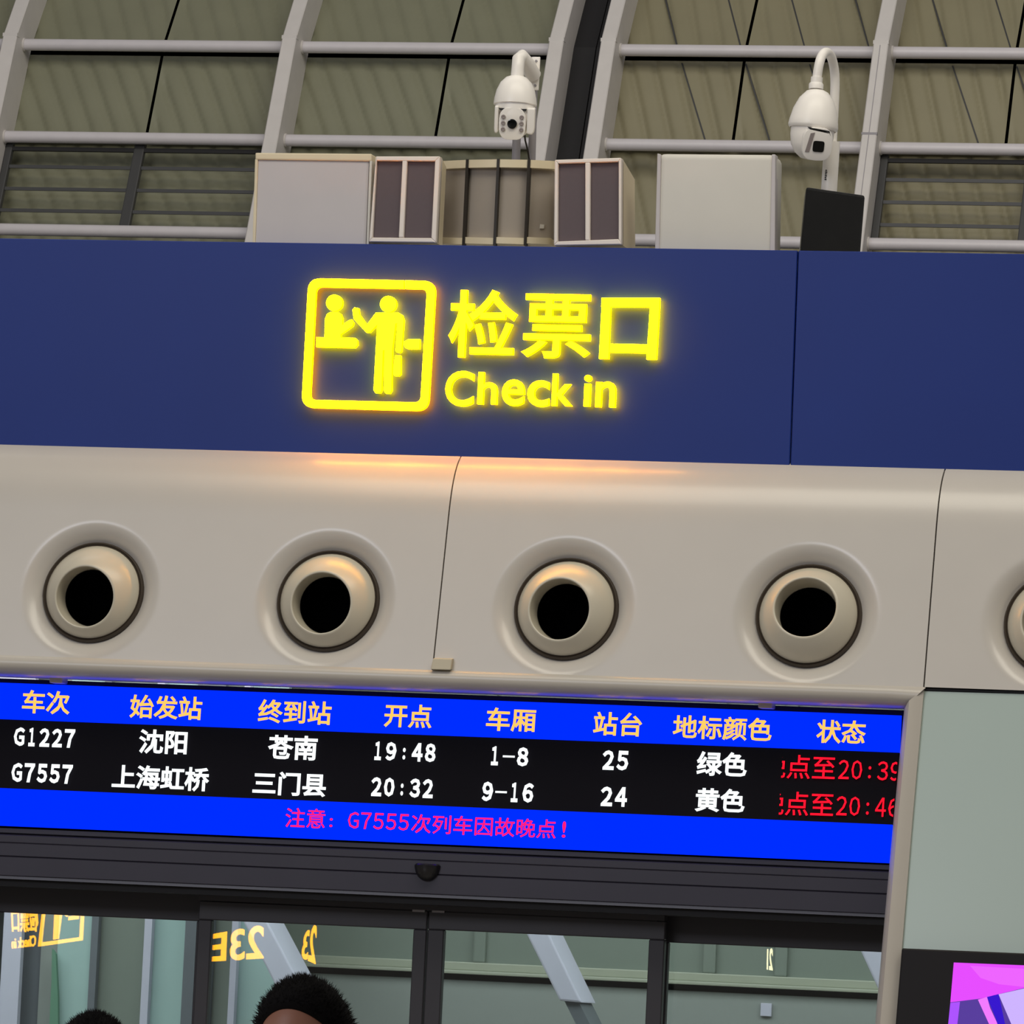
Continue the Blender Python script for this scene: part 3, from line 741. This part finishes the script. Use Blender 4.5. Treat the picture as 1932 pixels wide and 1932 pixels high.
# bracket arm and plate
MB().prism([P(a, c, YP+.17) for a, c in ((1003, 107.5), (1019, 107), (1015.5, 170), (1000, 170))], V((0, .012, 0))).build('wall_plate', M_white, d1c, bevel=.003)
for a, c in ((1011.5, 115), (1009.5, 161)):
    q = P(a, c, YP+.165); MB().tube([q, q+V((0, .01, 0))], .0055, 10).build('bolt', M_steel, d1c)
arm = [P(976, 146, YP), P(977, 128, YP), P(978.5, 112, YP+.01), P(984, 106, YP+.05), P(996, 122, YP+.10), P(1006, 142, YP+.17)]
MB().tube(arm, [.031, .029, .030, .030, .033, .036], 16, flat=.95).build('bracket_arm', M_white, d1c, smooth=True)
MB().tube([P(1009, 108, YP+.21), P(1003, 312, YP+.21)], .017, 12).build('mast', M_steel, d1c, smooth=True)
MB().tube([P(975, 255, YP+.21), P(973, 312, YP+.21)], .019, 12).build('mast', M_steel, d1c, smooth=True)
MB().tube([P(990, 255, YP+.1), P(991, 265, YP+.12), P(996, 285, YP+.16), P(999, 306, YP+.18)], .004, 8).build('cable', M_strap, d1c, smooth=True)

# ---- gooseneck dome camera
YG = .42
d2c = empty('dome_camera', P(1565, 352, YG), 'white dome camera hanging from a tall white gooseneck pole by speaker', 'camera')
M2 = up_M(1534, 240, YG, (0, .085))
MB().lathe([(0, 72*k), (12*k, 72*k), (21*k, 68*k), (33*k, 54*k), (42*k, 33*k), (46.5*k, 12*k), (48*k, 2*k), (47*k, -2*k), (44*k, -5*k), (43*k, -1*k), (0, -1*k)], M2, 48).build('housing', M_white, d2c, smooth=True)
MB().lathe([(42*k, 0), (41.5*k, -18*k), (38*k, -36*k), (29*k, -51*k), (17*k, -60*k), (0, -63*k)], M2, 48).build('camera_bulb', M_white, d2c, smooth=True)
to = (CAM-P(1545, 265, YG)).normalized(); to = (to+V((.28, 0, -.18))).normalized()
qx = V((0, 0, 1)).cross(to).normalized(); qy = to.cross(qx)
Rm = Matrix((qx, qy, to)).transposed().to_4x4()
G0 = Matrix.Translation(P(1532, 265, YG)+to*(45*k)) @ Rm
b = MB(); b.prism([G0 @ p for p in [V((v.x*1.12, v.y*1.02, 0)) for v in fp]], -to*(14*k)); b.build('face_plate', M_white, d2c, smooth=True, bevel=.004)
sq = [V((11*k*math.copysign(abs(math.cos(2*math.pi*i/32))**.35, math.cos(2*math.pi*i/32)), 10.5*k*math.copysign(abs(math.sin(2*math.pi*i/32))**.35, math.sin(2*math.pi*i/32)), 0)) for i in range(32)]
b = MB(); b.prism([G0 @ (v+V((2*k, -4*k, 1.5*k))) for v in sq], -to*(4*k)); b.build('lens', M_lens, d2c)
b = MB(); b.prism([G0 @ V((x*k, y*k, 1*k)) for x, y in ((-16, 20), (-8, 22), (-15, -16), (-23, -16))], -to*(4*k)); b.build('lamp_strip', M_led, d2c)
b = MB(); b.prism([G0 @ V((x*k, y*k, 0)) for x, y in ((-22, 31), (20, 27), (24, 17), (20, 22), (-18, 27))], -to*(8*k)); b.build('brow_slot', M_gap, d2c)
neck = [P(1540.5, 157, YG), P(1541.5, 145, YG), P(1545, 122, YG), P(1550, 105, YG+.02), P(1558, 97, YG+.07), P(1567, 103, YG+.14), P(1573, 122, YG+.19), P(1576, 150, YG+.22), P(1574, 200, YG+.22), P(1570, 270, YG+.22)]
def smoothpath(pts, it=2):
    for _ in range(it):
        q = [pts[0]]
        for a, c in zip(pts, pts[1:]): q += [a*.75+c*.25, a*.25+c*.75]
        pts = q+[pts[-1]]
    return pts
MB().tube(smoothpath(neck), .0205, 16).build('gooseneck', M_white, d2c, smooth=True)
MB().lathe([(0, 0), (14*k, 0), (14*k, 9*k), (12*k, 12*k), (0, 12*k)], up_M(1539.5, 168, YG), 24).build('collar', M_white, d2c, smooth=True)
MB().tube([P(1541.3, 146, YG), P(1540.2, 158, YG)], .026, 16).build('collar', M_white, d2c, smooth=True)
MB().tube([P(1570, 268, YG+.22), P(1563, 375, YG+.22)], .035, 20).build('pole_sleeve', M_white, d2c, smooth=True)
b = MB()
for i in range(6):
    c = P(1558.6-i*.35, 321+i*3.4, YG+.183); b.box(c.x-.003, c.x+.003+.002*(i % 2), c.y, c.y+.004, c.z-.0028, c.z+.0016)
b.build('printed_marks', M_gap, d2c)

# ================================================================== ADVERTISING DISPLAY
DP = off(PANEL, -.05)
ad = empty('advertising_display', PL(1900, 2800, DP), 'black framed advertising screen glowing magenta right of the gate', 'display')
MB().prism([PL(x, y, DP) for x, y in ((1701.5, 1789), (2250, 1812), (2170, 2860), (1612, 2860))], V((0, .06, 0))).build('bezel', mat('black_bezel', (20, 16, 18), .5, spec=.2), ad, bevel=.006)
def scr(pts, lin, st, name, dy):
    MB().prism([PL(x, y, off(DP, -dy)) for x, y in pts], V((0, .003, 0))).build('picture_area', emit(name, lin, st), ad)
MB().prism([PL(x, y, off(DP, -.003)) for x, y in ((1799.5, 1816), (2200, 1832), (2120, 2800), (1716, 2800))], V((0, .004, 0))).build('screen', emit('screen_violet', (.10, .05, .34), 1), ad)
scr([(1799.5, 1816), (2200, 1832), (2200, 1820), (1932, 1864), (1850, 1884), (1793, 1891)], (.80, .075, 1.0), 1, 'screen_magenta', .006)
scr([(1830, 1822), (1932, 1828), (1932, 1862), (1885, 1857), (1850, 1845)], (.86, .13, 1.0), 1, 'screen_light_magenta', .008)
scr([(1793, 1892), (1811, 1890), (1806, 1932), (1790, 1932), (1716, 2800), (1735, 2800)][0:3]+[(1780, 2100), (1772, 2100)], (.42, .09, 1.0), 1, 'screen_lilac', .006)
scr([(1845, 1886), (1862, 1881), (1868, 1902), (1882, 1932), (1900, 2050), (1880, 2050), (1866, 1932)], (.90, .20, 1.0), 1, 'screen_pale_pink', .006)
scr([(1862, 1881), (1884, 1875), (1896, 1932), (1930, 2060), (1905, 2060), (1880, 1925)], (.04, .01, .62), 1, 'screen_indigo', .006)
scr([(1884, 1876), (1932, 1865), (2200, 1820), (2150, 2200), (1960, 2060), (1908, 1932)], (.62, .46, 1.0), 1, 'screen_pale_lilac', .006)

# ================================================================== PEOPLE
M_skin = mat('warm_skin', (158, 106, 82), .5, var=.06, scale=20)
M_hair = mat('black_hair', (15, 12, 11), .85, var=.3, scale=80, spec=.15)
M_shirt = mat('dark_jacket_cloth', (52, 56, 66), .85, var=.1)
M_shirt2 = mat('grey_jacket_cloth', (98, 96, 92), .85, var=.1)
M_trous = mat('dark_trouser_cloth', (34, 34, 40), .85, var=.1)
M_shoe = mat('black_shoe_leather', (20, 18, 18), .4)
def head_pt(d, hc, hw, hd, hh):      # direction -> head surface, local: x right, -y face, z up
    x, y, z = d
    w = hw*(1 - .16*max(0, -z)**1.5 - .04*max(0, z)); dep = hd*(1+.03*z)
    p = V((x*w, y*dep, z*hh))
    if z < -.2 and y < 0: p.y += .018*(-z-.2)            # chin tapers
    if y < -.55:                                          # brow, eye hollow, nose, mouth
        ax = abs(x)
        p.y -= .020*math.exp(-((x)/.13)**2)*math.exp(-((z+.22)/.16)**2)*1.2
        p.y += .008*math.exp(-((ax-.38)/.16)**2)*math.exp(-((z+.02)/.09)**2)
        p.y -= .004*math.exp(-((z-.14)/.08)**2)
        p.y -= .006*math.exp(-((x)/.28)**2)*math.exp(-((z+.53)/.06)**2)
    return hc+p
def make_person(base, height, facing, label, shirt, hw):
    root = empty('person', base, label, 'person', None)
    H = height; hh = H*.068; hc = V((0, 0, H-hh*1.0-.018)); hd = hw*1.25
    b = MB(); bm = b.bm
    s = H/1.75
    def J(x, y, z): return (x*s, y*s, z*s)
    verts = {'pel': (J(0, .02, .98), .135, .10), 'spi': (J(0, .02, 1.15), .13, .10), 'che': (J(0, .0, 1.33), .155, .115), 'neb': (J(0, .02, 1.47), .075, .07), 'nek': (J(0, .015, 1.54), .056, .056), 'skl': (J(0, .0, 1.62), .07, .075)}
    edges = [('pel', 'spi'), ('spi', 'che'), ('che', 'neb'), ('neb', 'nek'), ('nek', 'skl')]
    for sd, nm in ((-1, 'l'), (1, 'r')):
        verts.update({'sh'+nm: (J(.19*sd, .01, 1.42), .062, .062), 'el'+nm: (J(.25*sd, .03, 1.13), .045, .045), 'wr'+nm: (J(.26*sd, -.05, .88), .030, .028), 'hp'+nm: (J(.265*sd, -.07, .80), .036, .022),
                      'hi'+nm: (J(.10*sd, .02, .92), .09, .09), 'kn'+nm: (J(.11*sd, .0, .50), .058, .058), 'an'+nm: (J(.11*sd, .03, .09), .038, .042), 'to'+nm: (J(.12*sd, -.12, .035), .040, .030)})
        edges += [('che', 'sh'+nm), ('sh'+nm, 'el'+nm), ('el'+nm, 'wr'+nm), ('wr'+nm, 'hp'+nm), ('pel', 'hi'+nm), ('hi'+nm, 'kn'+nm), ('kn'+nm, 'an'+nm), ('an'+nm, 'to'+nm)]
        for fi, (dx, dz, ln) in enumerate(((-.026, -.02, .065), (-.009, -.03, .08), (.009, -.028, .075), (.024, -.02, .06))):
            a, c = 'f%d%s' % (fi, nm), 'g%d%s' % (fi, nm)
            verts[a] = (J(.265*sd+.2*dx*sd, -.085+dx, .78+dz), .0095, .0095); verts[c] = (J(.262*sd, -.10+dx*1.1, .78+dz-ln), .008, .008)
            edges += [('hp'+nm, a), (a, c)]
        verts['t'+nm] = (J(.25*sd, -.115, .80), .011, .011); verts['u'+nm] = (J(.245*sd, -.135, .755), .009, .009)
        edges += [('hp'+nm, 't'+nm), ('t'+nm, 'u'+nm)]
    keys = list(verts); me = bpy.data.meshes.new('body')
    me.from_pydata([verts[q][0] for q in keys], [(keys.index(a), keys.index(c)) for a, c in edges], [])
    o = bpy.data.objects.new('body', me); COL.objects.link(o)
    md = o.modifiers.new('skin', 'SKIN'); md.use_smooth_shade = True
    for i, q in enumerate(keys):
        sv = me.skin_vertices[0].data[i]; sv.radius = (verts[q][1]*s, verts[q][2]*s); sv.use_root = (q == 'pel')
    sb = o.modifiers.new('sub', 'SUBSURF'); sb.levels = 2
    dg = bpy.context.evaluated_depsgraph_get(); dg.update()
    bm2 = bmesh.new(); tmp = bpy.data.meshes.new_from_object(o.evaluated_get(dg)); bm2.from_mesh(tmp)
    # head joined to the same surface
    nu, nv = 40, 28; rows = []
    for j in range(nv+1):
        ph = math.pi*j/nv; row = []
        for i in range(nu+1):
            a = 2*math.pi*i/nu
            row.append(head_pt((math.sin(ph)*math.cos(a), math.sin(ph)*math.sin(a), math.cos(ph)), hc, hw, hd, hh*1.02))
        rows.append(row)
    hb = MB(); hb.bm.free(); hb.bm = bm2; hb.grid(rows)
    for sd in (-1, 1):     # ears
        Me = Matrix.Translation(hc+V((sd*hw*.98, .012, -.012))) @ Matrix.Rotation(sd*.35, 4, 'Z') @ Matrix.Diagonal((.35, .62, 1, 1))
        hb.lathe([(0, .032), (.016, .028), (.027, .012), (.027, -.008), (.018, -.024), (0, -.032)], Me, 14)
    bmesh.ops.remove_doubles(bm2, verts=bm2.verts, dist=.0003)
    me2 = bpy.data.meshes.new('body'); bm2.to_mesh(me2); bm2.free()
    o.modifiers.clear(); o.data = me2
    rm = o.modifiers.new('union', 'REMESH'); rm.mode = 'VOXEL'; rm.voxel_size = .008; rm.use_smooth_shade = True
    sm = o.modifiers.new('soft', 'SMOOTH'); sm.iterations = 3; sm.factor = .4
    dg.update(); me3 = bpy.data.meshes.new_from_object(o.evaluated_get(dg)); o.modifiers.clear(); o.data = me3; me3.name = 'body'
    for mm in (M_skin, shirt, M_trous, M_shoe): me3.materials.append(mm)
    for p in me3.polygons:
        c = p.center/s; p.use_smooth = True
        p.material_index = 3 if c.z < .075 else (2 if c.z < .98 and abs(c.x) < .215 else (1 if .885 < c.z < 1.50 else 0))
    o.parent = root; o.rotation_euler = (0, 0, facing)
    # hair: cap plus short strands
    rot = Matrix.Rotation(facing, 3, 'Z')
    hairline = lambda a: (.62 if math.sin(a) < -.25 else (-.02 if math.sin(a) < .3 else -.45))
    def hl(a):
        fr = max(0, -math.sin(a)); return -.42+(1.09)*(fr**.38) if fr > .02 else -.42
    hb = MB(); rows = []
    for j in range(15):
        row = []
        for i in range(nu+1):
            a = 2*math.pi*i/nu; zmin = hl(a); z = 1-(1-zmin)*(j/14)**1.0
            r = math.sqrt(max(0, 1-z*z)); th = .016*(1-.75*(j/14)**3)+.004
            p = head_pt((r*math.cos(a), r*math.sin(a), z), hc, hw, hd, hh*1.02)
            d = (p-hc).normalized(); row.append(p+d*th*(1 if j < 14 else .1))
        rows.append(row)
    hb.grid(rows); rnd = random.Random(3)
    for _ in range(5200):
        a = rnd.uniform(0, 2*math.pi); zmin = hl(a); z = rnd.uniform(zmin+.03, 1); r = math.sqrt(max(0, 1-z*z))
        p = head_pt((r*math.cos(a), r*math.sin(a), z), hc, hw, hd, hh*1.02); d = (p-hc).normalized(); p = p+d*.014*min(1, (z-zmin)*3+.2)
        tan = V((rnd.gauss(0, 1), rnd.gauss(0, 1), rnd.gauss(0, 1))); dd = (d+tan*.28).normalized(); ln = rnd.uniform(.007, .018)
        sx = dd.orthogonal().normalized()*.0011; sy = dd.cross(sx).normalized()*.0011
        v = [hb.bm.verts.new(p+sx), hb.bm.verts.new(p-sx*.5+sy), hb.bm.verts.new(p-sx*.5-sy), hb.bm.verts.new(p+dd*ln)]
        for q in ((0, 1, 3), (1, 2, 3), (2, 0, 3)): hb.bm.faces.new([v[w] for w in q])
    h = hb.build('hair', M_hair, o, smooth='all', normals=False, local=True)
    h['kind'] = 'stuff'
    return root
# first person about ten metres away, head just inside the frame
yA = CAM.y+10.0; tA = P(577, 1846, yA)
make_person(V((tA.x, tA.y, 0)), tA.z, math.radians(-6), 'person with short black hair, head top in front of left door leaf', M_shirt, .078)
yB2 = CAM.y+11.6; tB = P(180, 1913, yB2)
make_person(V((tB.x, tB.y, 0)), tB.z, math.radians(30), 'person whose black hair just shows at bottom edge, lower left', M_shirt2, .074)

# ================================================================== LIT SIGNS ACROSS THE HALL (seen only as reflections in the door glass)
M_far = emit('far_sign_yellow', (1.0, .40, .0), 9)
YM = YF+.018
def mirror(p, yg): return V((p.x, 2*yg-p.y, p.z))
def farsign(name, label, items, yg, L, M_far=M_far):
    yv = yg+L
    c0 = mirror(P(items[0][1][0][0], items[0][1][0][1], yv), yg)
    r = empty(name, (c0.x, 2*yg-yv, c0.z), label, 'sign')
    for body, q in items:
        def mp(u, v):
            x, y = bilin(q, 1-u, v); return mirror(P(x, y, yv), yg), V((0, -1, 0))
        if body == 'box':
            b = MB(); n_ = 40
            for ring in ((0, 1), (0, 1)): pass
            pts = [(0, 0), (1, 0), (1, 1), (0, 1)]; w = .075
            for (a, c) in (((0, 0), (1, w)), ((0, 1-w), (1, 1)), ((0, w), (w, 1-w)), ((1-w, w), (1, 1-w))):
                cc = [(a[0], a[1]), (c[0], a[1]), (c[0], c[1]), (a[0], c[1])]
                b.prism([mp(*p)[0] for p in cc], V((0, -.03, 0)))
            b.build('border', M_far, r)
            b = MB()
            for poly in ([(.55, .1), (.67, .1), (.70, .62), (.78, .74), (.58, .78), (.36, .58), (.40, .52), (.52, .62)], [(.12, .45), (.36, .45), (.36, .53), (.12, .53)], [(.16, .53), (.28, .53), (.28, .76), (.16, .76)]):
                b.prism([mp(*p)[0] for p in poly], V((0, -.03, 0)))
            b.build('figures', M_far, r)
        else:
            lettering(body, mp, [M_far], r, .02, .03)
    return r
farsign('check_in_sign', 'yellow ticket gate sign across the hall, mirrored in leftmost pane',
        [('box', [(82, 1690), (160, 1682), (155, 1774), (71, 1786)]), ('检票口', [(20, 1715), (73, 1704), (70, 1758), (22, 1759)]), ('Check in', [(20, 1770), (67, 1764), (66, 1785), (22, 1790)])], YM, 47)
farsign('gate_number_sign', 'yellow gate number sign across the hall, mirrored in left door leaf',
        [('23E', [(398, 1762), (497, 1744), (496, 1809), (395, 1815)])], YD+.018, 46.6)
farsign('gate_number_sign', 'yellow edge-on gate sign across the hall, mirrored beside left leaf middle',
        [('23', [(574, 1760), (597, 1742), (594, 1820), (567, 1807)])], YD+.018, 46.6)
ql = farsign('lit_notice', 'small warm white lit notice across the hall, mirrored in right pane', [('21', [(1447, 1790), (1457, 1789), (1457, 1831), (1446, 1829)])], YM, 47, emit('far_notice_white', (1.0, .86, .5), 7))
